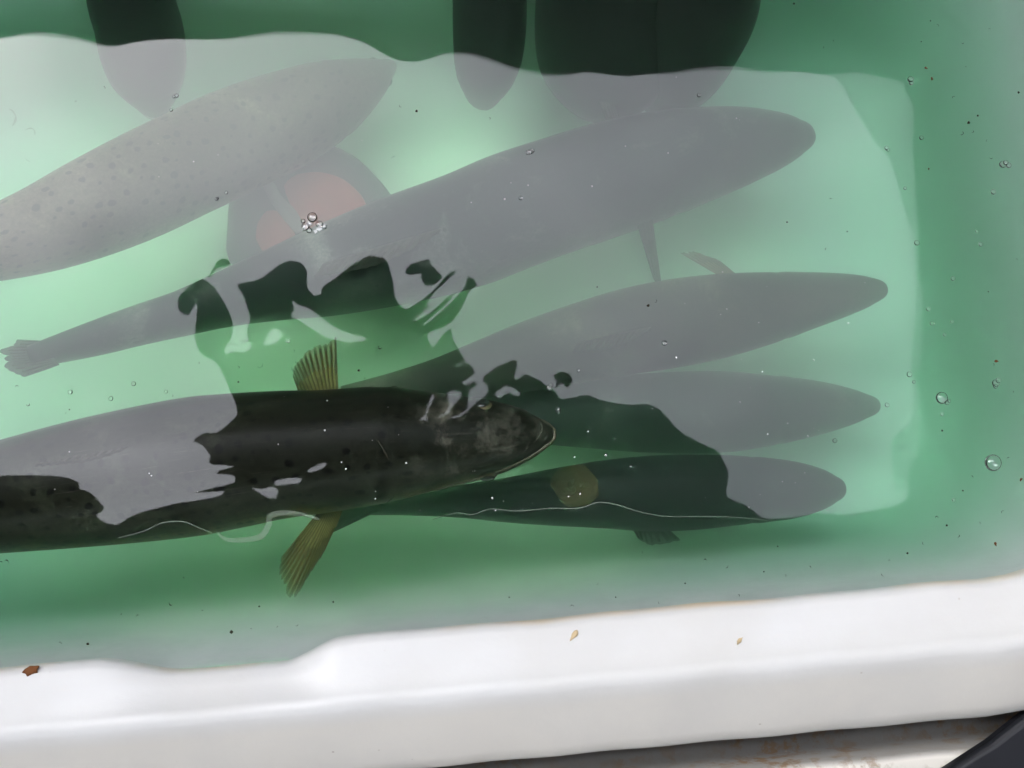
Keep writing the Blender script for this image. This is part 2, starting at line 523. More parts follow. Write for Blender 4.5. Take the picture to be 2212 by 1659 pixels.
# unseen side sheets added to block the low sky light
wm = simple("side_blocker_dark", (.03, .031, .033), .9, .1, .3, 2)
for (ax, sx) in ((0, -1), (0, 1), (1, 1), (1, -1)):      # the near sheet stops lower, to let more light onto rim and water
    t_ = 0.02
    lo, hi = [-T, -T, GROUND_Z], [T, T, BLOCKER_H - .004 if (ax, sx) != (1, -1) else 2.4]
    if ax == 0:
        lo[0], hi[0] = (T, T + t_) if sx > 0 else (-T - t_, -T)
    else:
        lo[1], hi[1] = (T, T + t_) if sx > 0 else (-T - t_, -T)
    v8 = [(x, y, z) for x in (lo[0], hi[0]) for y in (lo[1], hi[1]) for z in (lo[2], hi[2])]
    f6 = [(0, 1, 3, 2), (4, 6, 7, 5), (0, 4, 5, 1), (2, 3, 7, 6), (0, 2, 6, 4), (1, 5, 7, 3)]
    o = link("side_blocker", mesh("side_blocker", v8, f6), wm, None, False)
    o.parent = sky_blocker
    o.matrix_parent_inverse = Matrix.Translation(-sky_blocker.location)

# half-clear strip added along the hole to make the reflection's paler second edge
strip_outer = [(x, y - 16) for (x, y) in TOP_OUT] + [(1779, 140)] + [(x + 14, y - 6) for (x, y) in RIGHT_OUT]
strip_loop = strip_outer + list(reversed(OUTER[1:i_bot + 1]))
sheet("second_edge", [[(q.x, q.y) for q in (up(p[0], p[1], BLOCKER_H + .02) for p in strip_loop)]], 0.001, strip_mat, sky_blocker, BLOCKER_H + .02)

# ------------------------------------------------------------------ trout
def skin(name, back, flank, belly, spot, spots=0.5, sscale=60.0, pale=0.0, rough=0.35, mottle=.55, belly_at=.54):
    b = NT(name)
    tc = b.n("ShaderNodeTexCoord")
    sep = b.n("ShaderNodeSeparateXYZ", {0: tc.outputs["UV"]})
    u, v = sep.outputs[0], sep.outputs[1]
    side = b.math('MULTIPLY', b.math('ABSOLUTE', b.math('SUBTRACT', v, 0.5)), 2.0)
    big = b.noise(tc.outputs["Object"], 14, 5, .6)
    side = b.math('ADD', side, b.math('MULTIPLY', b.math('SUBTRACT', big, 0.5), 0.25))
    c = b.mix(b.ramp(side, (0.22, 0.0), (0.50, 1.0)), c4(back), c4(flank))
    c = b.mix(b.ramp(side, (belly_at, 0.0), (belly_at + .18, 1.0)), c, c4(belly))
    fine = b.noise(tc.outputs["Object"], 190, 5, .75)
    mot = b.noise(tc.outputs["Object"], 13, 6, .66, .4)
    c = b.mix(b.ramp(mot, (0.36, mottle), (0.52, 0.0)), c, c4(tuple(x * .3 for x in back)))
    c = b.mix(b.ramp(mot, (0.56, 0.0), (0.72, mottle * .7)), c, c4(tuple(min(.5, x * 2.6) for x in flank)))
    gl_ = b.math('ABSOLUTE', b.math('SUBTRACT', u, b.math('SUBTRACT', .80, b.math('MULTIPLY', side, .03))))
    c = b.mix(b.math('MULTIPLY', b.ramp(gl_, (0.0, .8), (0.010, 0.0)), b.ramp(side, (.18, 0), (.35, 1))), c, c4(tuple(x * .2 for x in back)))
    lt = b.math('ABSOLUTE', b.math('SUBTRACT', side, .50))
    c = b.mix(b.math('MULTIPLY', b.ramp(lt, (0.0, .6), (0.025, 0.0)), b.ramp(u, (.76, 1), (.80, 0))), c, c4(tuple(x * .35 for x in back)))
    c = b.mix(b.ramp(fine, (0.38, 0.6), (0.60, 0.0)), c, c4(tuple(x * .35 for x in back)))
    # scales: a fine net of tiny cells
    sc = b.n("ShaderNodeTexVoronoi", {"Vector": b.n("ShaderNodeUVMap", uv_map="Skin").outputs[0], "Scale": 300.0, "Randomness": .8}, voronoi_dimensions='2D')
    c = b.mix(b.ramp(sc.outputs[0], (0.30, 0.0), (0.70, 0.26)), c, c4(tuple(x * .4 for x in back)))
    # spots
    sk = b.n("ShaderNodeUVMap", uv_map="Skin").outputs[0]
    wv = b.n("ShaderNodeVectorMath", {0: b.n("ShaderNodeTexNoise", {"Vector": sk, "Scale": 120.0}).outputs[1], 3: 0.005}, operation='SCALE').outputs[0]
    warp = b.n("ShaderNodeVectorMath", {0: sk, 1: wv}, operation='ADD').outputs[0]
    vo = b.n("ShaderNodeTexVoronoi", {"Vector": warp, "Scale": sscale, "Randomness": .85}, voronoi_dimensions='2D')
    vc = b.n("ShaderNodeSeparateColor", {0: vo.outputs[1]})
    rad = b.math('MULTIPLY', b.math('GREATER_THAN', vc.outputs[0], 1.0 - spots), b.math('ADD', .13, b.math('MULTIPLY', vc.outputs[1], .16)))
    hit = b.ramp(b.math('SUBTRACT', rad, vo.outputs[0]), (0.0, 0.0), (0.07, 0.92))
    body = b.ramp(u, (0.80, 1.0), (0.86, 0.25))
    hit = b.math('MULTIPLY', hit, b.math('MULTIPLY', body, b.ramp(side, (0.6, 1.0), (0.8, 0.0))))
    c = b.mix(hit, c, c4(spot))
    if pale > 0:          # pale mottles on the head, pale streaks along the body
        hn = b.noise(tc.outputs["Object"], 38, 7, .72, 0.25)
        hm = b.math('MULTIPLY', b.ramp(u, (0.82, 0.0), (0.86, 1.0)), b.ramp(hn, (0.50, 0.0), (0.78, pale)))
        c = b.mix(hm, c, c4((.15, .14, .11)))
        st = b.n("ShaderNodeMapping", {0: tc.outputs["UV"], "Scale": (5.0, 90.0, 1.0)}).outputs[0]
        stn = b.noise(st, 3.0, 6, .7)
        c = b.mix(b.ramp(stn, (0.60, 0.0), (0.74, pale * .55)), c, c4((.16, .15, .12)))
    bh = b.math('ADD', b.math('MULTIPLY', sc.outputs[0], -0.2), fine)
    bp = b.n("ShaderNodeBump", {"Height": bh, "Strength": 0.2, "Distance": 0.0005}).outputs[0]
    return b.surf(b.n("ShaderNodeBsdfPrincipled", {"Base Color": c, "Roughness": rough, "Specular IOR Level": .05, "Normal": bp}).outputs[0])


def fin_material(name, ray, web, clear):
    b = NT(name)
    tc = b.n("ShaderNodeTexCoord")
    sep = b.n("ShaderNodeSeparateXYZ", {0: tc.outputs["UV"]})
    u, v = sep.outputs[0], sep.outputs[1]     # u across the rays, v from root to tip
    w = b.math('ABSOLUTE', b.math('SUBTRACT', b.math('FRACT', b.math('ADD', u, b.math('MULTIPLY', b.math('SUBTRACT', b.noise(tc.outputs["UV"], 6, 2), .5), .15))), 0.5))
    rl = b.ramp(w, (0.12, 1.0), (0.34, 0.0))
    c = b.mix(rl, c4(web), c4(ray))
    c = b.mix(b.ramp(b.noise(tc.outputs["Object"], 120, 4), (0.45, 0), (0.7, .5)), c, c4(tuple(x * .45 for x in ray)))
    d = b.n("ShaderNodeBsdfDiffuse", {"Color": c}).outputs[0]
    t = b.n("ShaderNodeBsdfTranslucent", {"Color": c}).outputs[0]
    s = b.n("ShaderNodeMixShader", {0: .45, 1: d, 2: t}).outputs[0]
    k = b.math('MULTIPLY', b.math('MULTIPLY', b.math('SUBTRACT', 1.0, rl), b.ramp(v, (0.25, 0.25), (1.0, 1.0))), clear, True)
    k = b.math('MAXIMUM', k, b.ramp(v, (0.82, 0.0), (1.0, clear)))
    return b.surf(b.n("ShaderNodeMixShader", {0: k, 1: s, 2: b.n("ShaderNodeBsdfTransparent").outputs[0]}).outputs[0])


FIN_AMBER = fin_material("fin_amber", (.085, .060, .016), (.36, .34, .11), .85)
FIN_DARK = fin_material("fin_dark", (.03, .03, .025), (.06, .06, .045), .35)
FIN_TAN = fin_material("fin_tan", (.10, .08, .05), (.20, .17, .10), .5)
EYE_RING = simple("eye_gold", (.10, .085, .045), .35, .2, .6, 300)
EYE_DARK = simple("eye_pupil", (.008, .008, .008), .12, .6)
LIP = simple("lip_edge", (.13, .11, .07), .4, .4, .5, 120)


def crom(P, t):
    n = len(P) - 1
    x = t * n
    i = min(int(x), n - 1)
    f = x - i
    p0, p1, p2, p3 = P[max(i - 1, 0)], P[i], P[i + 1], P[min(i + 2, n)]
    return [0.5 * ((2 * b_) + (c_ - a_) * f + (2 * a_ - 5 * b_ + 4 * c_ - d_) * f * f + (3 * b_ - a_ - 3 * c_ + d_) * f ** 3) for a_, b_, c_, d_ in zip(p0, p1, p2, p3)]


class Fish:
    def __init__(self, spine, z, mat, label, tall=1.22, roll=0.0, eyes=True, group="trout in the tub", gill=0.80, eye_a=(1.15, 1.15), eye_u=.925, eye_size=1.0):
        """spine: (px, py, half-width px) from tail root to snout; z: depth of the mid-line (or (tail, snout))."""
        z0, z1 = z if isinstance(z, tuple) else (z, z)
        W = []
        for k, (px, py, hw) in enumerate(spine):
            zz = z0 + (z1 - z0) * k / (len(spine) - 1)
            c = at(px, py, zz)
            W.append((c.x, c.y, c.z, (at(px + max(hw, .01), py, zz) - c).length))
        # by arc length
        D = [0.0]
        for a_, b_ in zip(W, W[1:]):
            D.append(D[-1] + (Vector(a_[:3]) - Vector(b_[:3])).length)
        self.len = D[-1]

        def samp(u):
            s = u * D[-1]
            i = 0
            while i < len(D) - 2 and D[i + 1] < s:
                i += 1
            f = (s - D[i]) / max(D[i + 1] - D[i], 1e-9)
            q = crom(W, (i + f) / (len(W) - 1))
            if i == len(W) - 2:                     # the snout rounds off
                q[3] = W[-2][3] * math.sqrt(max(0.0, 1 - f))
            q[3] = max(q[3], 1e-4)
            return q
        self.samp, self.roll, self.tall = samp, roll, tall
        NS, NR = 130, 44
        us = [1 - (1 - k / (NS - 1)) ** 1.7 for k in range(NS)]
        verts, faces, uvs, skin_uv = [], [], [], []
        self.frames = {}
        wmax = max(w[3] for w in W)
        self.wmax = wmax
        for u in us:
            c, sidev, upv, hw, hh = self.frame(u)
            gz = 1.0 - 0.018 * math.exp(-((u - gill) / .007) ** 2) + 0.008 * math.exp(-((u - gill - .018) / .014) ** 2)
            for r in range(NR):
                a = 2 * math.pi * r / NR                      # 0 = back, clockwise
                ca, sa = math.cos(a + roll), math.sin(a + roll)
                ex = 0.88
                xx = math.copysign(abs(sa) ** ex, sa) * hw
                yy = math.copysign(abs(ca) ** ex, ca) * hh
                gm_ = 1 + (gz - 1) * (abs(math.sin(a)) ** 1.5)
                verts.append(c + sidev * xx * gm_ + upv * yy * gm_)
                uvs.append((u, (a / (2 * math.pi) + 0.5) % 1.0 if r else 0.5))
                skin_uv.append((u * self.len, (r / NR if r <= NR // 2 else r / NR - 1) * 2 * math.pi * wmax * 1.1))
        for k in range(NS - 1):
            for r in range(NR):
                a, b_ = k * NR + r, k * NR + (r + 1) % NR
                faces.append((a, b_, b_ + NR, a + NR))
        faces.append(tuple(reversed(range(NR))))
        faces.append(tuple((NS - 1) * NR + r for r in range(NR)))
        mid = Vector(samp(0.5)[:3])
        self.root = empty("trout", mid)
        tag(self.root, label, "fish", group)
        bme = fix(mesh("body", verts, faces, uvs))
        lay = bme.uv_layers.new(name="Skin")
        for lp in bme.loops:
            lay.data[lp.index].uv = skin_uv[lp.vertex_index]
        self.body = self.add("body", bme, mat)
        if eyes:
            for sd in (-1, 1):
                self.eye(sd, u=eye_u, a=eye_a[0 if sd < 0 else 1], size=eye_size)

    def add(self, name, me, mat, parent=None):
        o = link(name, me, mat)
        if parent is None:
            o.parent = self.root
            o.matrix_parent_inverse = Matrix.Translation(-self.root.location)
        else:
            o.parent = parent
            o.matrix_parent_inverse = Matrix.Identity(4)
        return o

    def frame(self, u):
        q = self.samp(min(max(u, 0), 1))
        c = Vector(q[:3])
        e = 0.004
        d = (Vector(self.samp(min(u + e, 1))[:3]) - Vector(self.samp(max(u - e, 0))[:3])).normalized()
        sidev = d.cross(Vector((0, 0, 1))).normalized()
        upv = sidev.cross(d).normalized()
        hw = q[3]
        tall = self.tall * (1.0 + .25 * (1 - u))
        if u > 0.8:
            tall = tall + (0.82 - tall) * ((u - 0.8) / 0.2)
        return c, sidev, upv, hw, hw * tall

    def on(self, u, a, out=1.0):
        """Point on the skin at u along the body, angle a from the back (positive to the fish's right)."""
        c, s, up_, hw, hh = self.frame(u)
        a += self.roll
        return c + s * math.sin(a) * hw * out + up_ * math.cos(a) * hh * out

    def eye(self, sd, u=0.925, a=1.12, size=1.0):
        p = self.on(u, sd * a, 0.90 if size > 1 else 0.80)
        c = Vector(self.samp(u)[:3])
        n = (p - c).normalized()
        r = (0.0062 * self.wmax / 0.055 + .0008) * size
        ring = bmesh.new()
        bmesh.ops.create_uvsphere(ring, u_segments=20, v_segments=12, radius=r)
        m = n.to_track_quat('Z', 'Y').to_matrix().to_4x4()
        m.translation = p
        bmesh.ops.scale(ring, vec=(1, 1, .6), verts=ring.verts)
        bmesh.ops.transform(ring, matrix=m, verts=ring.verts)
        me = bpy.data.meshes.new("eye"); ring.to_mesh(me); ring.free()
        o = self.add("eye", me, EYE_RING)
        pb = bmesh.new()
        bmesh.ops.create_uvsphere(pb, u_segments=16, v_segments=10, radius=r * .74)
        bmesh.ops.scale(pb, vec=(1, 1, .5), verts=pb.verts)
        m2 = m.copy(); m2.translation = p + n * r * .38
        bmesh.ops.transform(pb, matrix=m2, verts=pb.verts)
        me = bpy.data.meshes.new("pupil"); pb.to_mesh(me); pb.free()
        self.add("pupil", me, EYE_DARK, o)

    def fin(self, name, roots, tips, z_root, z_tip, mat, rays=10, pleat=.0012, fray=.06, belly=0.0):
        """Fan of rays between a root line and a tip line (both spots on the photo)."""
        NV = 12
        nu = rays * 4
        verts, faces, uvs = [], [], []
        rr = random.Random(hash(name) % 1000 + len(tips))
        fr_ = [rr.uniform(-fray, fray) for _ in range(rays + 2)]

        def lerp(P, t):
            x = t * (len(P) - 1)
            i = min(int(x), len(P) - 2)
            f = x - i
            return P[i][0] + (P[i + 1][0] - P[i][0]) * f, P[i][1] + (P[i + 1][1] - P[i][1]) * f
        tp = crom
        for i in range(nu + 1):
            t = i / nu
            ra = lerp(roots, t)
            q = tp([list(p) for p in tips], t)
            A = at(ra[0], ra[1], z_root)
            B = at(q[0], q[1], z_tip)
            ray = t * rays
            k = int(min(ray, rays - 1))
            f = ray - k
            ln = 1 + fr_[k] * (1 - f) + fr_[k + 1] * f - 0.05 * (0.5 + 0.5 * math.cos(2 * math.pi * (ray))) * (fray > 0)
            for j in range(NV + 1):
                v = j / NV * ln
                p = A.lerp(B, v)
                bow = math.sin(min(v, 1) * math.pi) * belly
                p.z += math.cos(2 * math.pi * ray) * pleat * v + bow
                verts.append(p)
                uvs.append((t * rays, j / NV))
        for i in range(nu):
            for j in range(NV):
                a = i * (NV + 1) + j
                faces.append((a, a + 1, a + NV + 2, a + NV + 1))
        o = self.add(name, mesh(name, verts, faces, uvs), mat)
        md = o.modifiers.new("thickness", 'SOLIDIFY')
        md.thickness = 0.0006
        return o

    def dorsal(self, u0, u1, height, mat, lean=0.0, rays=12, name="dorsal_fin"):
        NV, nu = 6, rays * 3
        verts, faces, uvs = [], [], []
        for i in range(nu + 1):
            t = i / nu
            u = u1 + (u0 - u1) * t
            prof = height * (math.sin(min(1, t * 1.6 + .12) * math.pi * .5)) * (1 - .55 * t)
            c, s, up_, hw, hh = self.frame(u)
            back = (Vector(self.samp(max(u - .02, 0))[:3]) - c).normalized()
            base_ = self.on(u, 0.0, .985)
            for j in range(NV + 1):
                v = j / NV
                dirv = (up_ * math.cos(lean) + s * math.sin(lean))
                verts.append(base_ + dirv * prof * v + back * prof * v * .9 + s * math.cos(t * rays * 6.283) * .0006 * v)
                uvs.append((t * rays, v))
        for i in range(nu):
            for j in range(NV):
                a = i * (NV + 1) + j
                faces.append((a, a + 1, a + NV + 2, a + NV + 1))
        o = self.add(name, mesh(name, verts, faces, uvs), mat)
        o.modifiers.new("thickness", 'SOLIDIFY').thickness = 0.0008
        return o

    def tail(self, length, spread, mat, rays=18):
        """Upright forked tail fin behind the tail root."""
        c, s, up_, hw, hh = self.frame(0.0)
        back = (Vector(self.samp(0)[:3]) - Vector(self.samp(.03)[:3])).normalized()
        verts, faces, uvs = [], [], []
        NV, nu = 8, rays * 2
        for i in range(nu + 1):
            t = i / nu * 2 - 1
            L = length * (0.78 + 0.28 * abs(t) ** 1.4)
            for j in range(NV + 1):
                v = j / NV
                verts.append(c - back * .012 + up_ * (hh * .9 * t * (1 - v) + spread * t * v) + s * (spread * .75 * t * v + hw * .2 * math.sin(i * 2.1) * v) + back * L * v)
                uvs.append(((t + 1) / 2 * rays, v))
        for i in range(nu):
            for j in range(NV):
                a = i * (NV + 1) + j
                faces.append((a, a + 1, a + NV + 2, a + NV + 1))
        o = self.add("tail_fin", mesh("tail_fin", verts, faces, uvs), mat)
        o.modifiers.new("thickness", 'SOLIDIFY').thickness = 0.001
        return o

    def tube(self, name, pts, r, mat, parent=None):
        me = tube_mesh(name, pts, r)
        return self.add(name, me, mat, parent)


def tube_mesh(name, pts, r, seg=8):
    verts, faces = [], []
    n = len(pts)
    for k, p in enumerate(pts):
        d = (pts[min(k + 1, n - 1)] - pts[max(k - 1, 0)]).normalized()
        s = d.cross(Vector((0, 0, 1)))
        s = s.normalized() if s.length > 1e-6 else Vector((1, 0, 0))
        t = s.cross(d).normalized()
        rr = r(k / (n - 1)) if callable(r) else r
        for j in range(seg):
            a = 2 * math.pi * j / seg
            verts.append(p + s * math.cos(a) * rr + t * math.sin(a) * rr)
    for k in range(n - 1):
        for j in range(seg):
            a, b_ = k * seg + j, k * seg + (j + 1) % seg
            faces.append((a, b_, b_ + seg, a + seg))
    faces.append(tuple(reversed(range(seg))))
    faces.append(tuple((n - 1) * seg + j for j in range(seg)))
    return fix(mesh(name, verts, faces))


SK_A = skin("skin_black_olive", (.010, .011, .007), (.036, .043, .026), (.20, .19, .06), (.0015, .0015, .0015), .75, 66, .8, .32, .5, .46)
SK_TAN = skin("skin_tan", (.085, .08, .05), (.17, .165, .10), (.52, .51, .45), (.010, .010, .010), .72, 66, 0, .5, .5)
SK_GREY = skin("skin_grey", (.014, .018, .017), (.085, .09, .075), (.52, .51, .45), (.010, .010, .010), .3, 70, .2, .45, 1.0)
SK_OLIVE = skin("skin_olive", (.035, .036, .026), (.10, .10, .07), (.52, .51, .45), (.02, .02, .017), .22, 80, .2, .45, .9)
SK_TEAL = skin("skin_teal_black", (.010, .014, .013), (.022, .032, .028), (.52, .51, .45), (.006, .006, .006), .3, 66, .2, .45, .6)
SK_COAL = skin("skin_coal", (.004, .005, .004), (.007, .008, .007), (.52, .51, .45), (.003, .003, .003), .4, 60, .1, .5, .6)

# --- the big dark one on top
A = Fish([(-520, 1150, 34), (-400, 1140, 52), (-250, 1118, 84), (-120, 1096, 106), (0, 1076, 119), (200, 1042, 138), (400, 1011, 149), (500, 996, 145), (600, 983, 138),
          (700, 975, 132), (830, 960, 125), (900, 955, 113), (1000, 950, 95), (1080, 945, 77), (1140, 942, 53), (1180, 940, 27), (1199, 939, 2)],
         (-.085, -.062), SK_A, "large black olive trout at the surface in front with two fanned amber fins", 1.0, R(-24), gill=.79, eye_a=(.53, 1.85), eye_u=.912, eye_size=1.25)
for sd in (-1, 1):
    A.tube("gill_edge", [A.on(.79 + .018 * math.sin(math.pi * k / 14) - .006 * k / 14, sd * (.45 + 1.5 * k / 14), 1.003) for k in range(15)], lambda t: .0003 + .0011 * math.sin(math.pi * t), simple("gill_edge", (.060, .056, .038), .5, .1, .6, 90))
A.fin("pectoral_fin", [(648, 856), (690, 852), (731, 846)], [(632, 812), (637, 783), (662, 760), (696, 742), (727, 720)], -.075, -.05, FIN_AMBER, 12, .0018, .05)
A.fin("pectoral_fin", [(686, 1108), (715, 1102), (743, 1096)], [(606, 1208), (600, 1262), (634, 1284), (668, 1246), (703, 1184)], -.075, -.085, FIN_AMBER, 14, .0018, .09)
A.dorsal(.40, .52, .020, FIN_DARK, R(62))
A.tail(.10, .055, FIN_DARK)
# lip: pale edge round the snout, both jaws
pts = [A.on(u, -a, 1.012) for u, a in ((.81, 1.85), (.86, 1.75), (.90, 1.68), (.94, 1.6), (.97, 1.5), (.99, 1.45), (.9985, 1.3))] + [A.on(.9995, 0, 1.0)]
pts += [A.on(u, a, 1.012) for u, a in ((.9985, 1.3), (.99, 1.45), (.97, 1.5), (.94, 1.6), (.90, 1.68), (.86, 1.75), (.81, 1.85))]
A.tube("lip", pts, lambda t: .0004 + .0013 * math.sin(math.pi * t), LIP)
pts = [A.on(u, a, 1.006) for u, a in ((.86, 1.40), (.90, 1.30), (.94, 1.2), (.965, 1.0), (.98, .6), (.984, .2), (.984, -.2), (.98, -.6), (.965, -1.0), (.94, -1.2), (.90, -1.3), (.86, -1.4))]
A.tube("jaw_line", pts, lambda t: .0003 + .0005 * math.sin(math.pi * t), simple("jaw_edge", (.07, .065, .045), .5, .2, .5, 120))

# --- tan spotted one, upper left
B = Fish([(-200, 592, 36), (-100, 560, 54), (0, 526, 73), (100, 492, 86), (200, 450, 97), (300, 405, 103), (400, 357, 104), (500, 310, 104), (620, 260, 97), (720, 214, 78),
          (790, 176, 50), (830, 150, 24), (846, 138, 2)], (-.05, -.285), SK_TAN, "tan trout with rows of dark spots slanting across the upper left", 1.1, R(22))
B.dorsal(.46, .60, .016, FIN_DARK, R(-70))
B.tail(.09, .05, FIN_TAN)

# --- long grey one through the middle
Cf = Fish([(70, 770, 24), (200, 733, 36), (300, 703, 42), (400, 675, 48), (500, 643, 60), (600, 615, 76), (700, 588, 94), (850, 545, 112), (1000, 500, 121), (1100, 460, 123),
           (1200, 425, 121), (1300, 393, 120), (1400, 364, 114), (1500, 338, 102), (1600, 316, 84), (1680, 302, 61), (1730, 294, 36), (1757, 289, 2)],
          (-.14, -.20), SK_GREY, "long slate grey trout lying right across the middle with its blunt head at the right", 1.05, R(8))
Cf.fin("tail_fin", [(125, 738), (112, 768), (128, 788)], [(38, 735), (2, 762), (14, 788), (58, 812)], -.13, -.135, FIN_DARK, 12, .0012, .14)
Cf.fin("pectoral_fin", [(1372, 470), (1390, 466), (1408, 462)], [(1410, 600), (1422, 622), (1428, 612)], -.17, -.20, FIN_DARK, 4, .0005)
Cf.dorsal(.36, .50, .03, FIN_DARK, R(60))

# --- three heads at the right, one above another
D_ = Fish([(740, 852, 18), (850, 835, 30), (950, 818, 45), (1050, 795, 62), (1150, 768, 75), (1250, 742, 84), (1350, 718, 91), (1450, 700, 94), (1550, 684, 90), (1650, 667, 78),
           (1750, 649, 61), (1830, 636, 45), (1885, 628, 28), (1917, 625, 2)], (-.18, -.19), SK_OLIVE, "olive grey trout, uppermost of the three heads stacked at the right", 1.05, R(10))
D_.tail(.05, .03, FIN_DARK)
D_.fin("pectoral_fin", [(1570, 606), (1585, 602), (1600, 600)], [(1465, 545), (1500, 545), (1550, 560)], -.17, -.185, FIN_TAN, 7)
D_.dorsal(.42, .55, .02, FIN_DARK, R(65))
E = Fish([(780, 905, 25), (950, 900, 45), (1100, 893, 60), (1250, 893, 73), (1400, 892, 85), (1550, 890, 88), (1650, 887, 78), (1750, 882, 62), (1820, 879, 45), (1872, 877, 26), (1902, 876, 2)],
         (-.245, -.235), SK_GREY, "dark grey trout, pointed middle head of the three stacked at the right", 1.05, 0)
E.tail(.06, .035, FIN_DARK)
F = Fish([(800, 1100, 12), (900, 1092, 22), (1000, 1083, 36), (1100, 1080, 49), (1200, 1074, 62), (1300, 1068, 73), (1400, 1066, 81), (1500, 1063, 81), (1600, 1059, 74), (1700, 1058, 64),
          (1765, 1057, 48), (1805, 1056, 28), (1827, 1055, 2)], (-.17, -.175), SK_TEAL, "teal black trout, lowest of the heads at the right, with a round brown patch", 1.0, R(-6))
F.tail(.05, .03, FIN_DARK)
F.fin("pelvic_fin", [(1360, 1135), (1400, 1138), (1440, 1140)], [(1380, 1165), (1410, 1178), (1470, 1168)], -.18, -.20, FIN_DARK, 7)
# round brown patch on its back
me_v, me_f, me_u = [], [], []
PN, PM = 28, 14
for i in range(PN + 1):
    for j in range(PM + 1):
        tt, rr_ = i / PN * 2 * math.pi, j / PM
        px, py = 1238 + (46 + 5 * math.sin(2 * tt + .5)) * rr_ * math.cos(tt), 1052 + (50 + 4 * math.sin(3 * tt)) * rr_ * math.sin(tt)
        best = None
        for q in range(60):
            u_ = .30 + .35 * q / 59
            c_ = Vector(F.samp(u_)[:3])
            dd = abs((at(px, py, c_.z) - c_).dot((Vector(F.samp(u_ + .01)[:3]) - c_).normalized()))
            if best is None or dd < best[0]:
                best = (dd, u_)
        c_, s_, up_, hw, hh = F.frame(best[1])
        x_ = max(-.97, min(.97, (at(px, py, c_.z) - c_).dot(s_) / hw))
        me_v.append(c_ + s_ * x_ * hw + up_ * (abs(math.cos(math.asin(abs(x_) ** (1 / .88)))) ** .88 * hh + .0025 * math.sqrt(max(0, 1 - rr_ * rr_)) + .0008))
for i in range(PN):
    for j in range(PM):
        a_ = i * (PM + 1) + j
        me_f.append((a_, a_ + 1, a_ + PM + 2, a_ + PM + 1))
F.add("brown_patch", fix(mesh("brown_patch", me_v, me_f)), simple("brown_patch", (.075, .055, .02), .6, .2, .4, 60))

# --- dark fish nosing down from the top edge
H = Fish([(262, -330, 40), (270, -200, 70), (276, -80, 84), (284, 0, 88), (300, 60, 89), (312, 120, 86), (322, 170, 72), (329, 215, 44), (332, 246, 2)], (-.06, -.25), SK_COAL,
         "black trout nosing in from the top edge at the upper left", 1.05, 0)
H.tube("lip", [H.on(.93, a, 1.01) for a in (-1.0, -.7, -.4, -.1)], lambda t: .0005 + .0012 * math.sin(math.pi * t), simple("lip_pale", (.26, .27, .25), .4, .3))
I = Fish([(1066, -330, 34), (1062, -200, 60), (1058, -90, 74), (1058, 0, 80), (1057, 80, 78), (1053, 140, 69), (1045, 190, 46), (1040, 228, 2)], (-.06, -.25), SK_COAL,
         "narrow black trout nosing in from the top edge left of the dark pair", 1.05, 0)
J = Fish([(1310, -330, 60), (1298, -200, 95), (1300, -90, 130), (1302, 0, 144), (1306, 80, 148), (1316, 140, 138), (1330, 190, 92), (1340, 222, 2)], (-.055, -.27), SK_COAL,
         "broad black trout at the top edge, left one of the dark pair", 1.05, 0)
J.fin("pectoral_fin", [(1285, 195), (1300, 190), (1315, 186)], [(1325, 300), (1338, 292), (1345, 280)], -.15, -.17, FIN_DARK, 5)
K = Fish([(1560, -330, 60), (1545, -200, 95), (1518, -90, 124), (1500, 0, 140), (1472, 80, 130), (1452, 140, 110), (1440, 190, 72), (1434, 220, 2)], (-.055, -.27), SK_COAL,
         "broad black trout at the top edge, right one of the dark pair", 1.05, 0)

# ------------------------------------------------------------------ unidentified dark block with red top under the fish
def blob(center, pts2d, z0, z1, bevel):
    """Solid with a traced plan, rounded at the top."""
    verts, faces = [], []
    lv = [(z0, 1.0)] + [(z1 - bevel + bevel * math.sin(t), 1 - (bevel / .09) * (1 - math.cos(t))) for t in (0, .4, .8, 1.2, 1.5)]
    n = len(pts2d)
    for (z, s) in lv:
        for p in pts2d:
            q = at(center[0] + (p[0] - center[0]) * s, center[1] + (p[1] - center[1]) * s, z1)
            verts.append((q.x, q.y, z))
    for k in range(len(lv) - 1):
        for i in range(n):
            a, b_ = k * n + i, k * n + (i + 1) % n
            faces.append((a, b_, b_ + n, a + n))
    faces.append(tuple(reversed(range(n))))
    faces.append(tuple((len(lv) - 1) * n + i for i in range(n)))
    return fix(mesh("blob", verts, faces))


DZ = -0.235
fit = empty("red_topped_block", at(670, 450, FLOOR_Z))
tag(fit, "dark rounded underwater block with rosy red top split by a pale band", "unknown object")


def fit_add(name, me, mat):
    o = link(name, me, mat)
    o.parent = fit
    o.matrix_parent_inverse = Matrix.Translation(-fit.location)
    return o


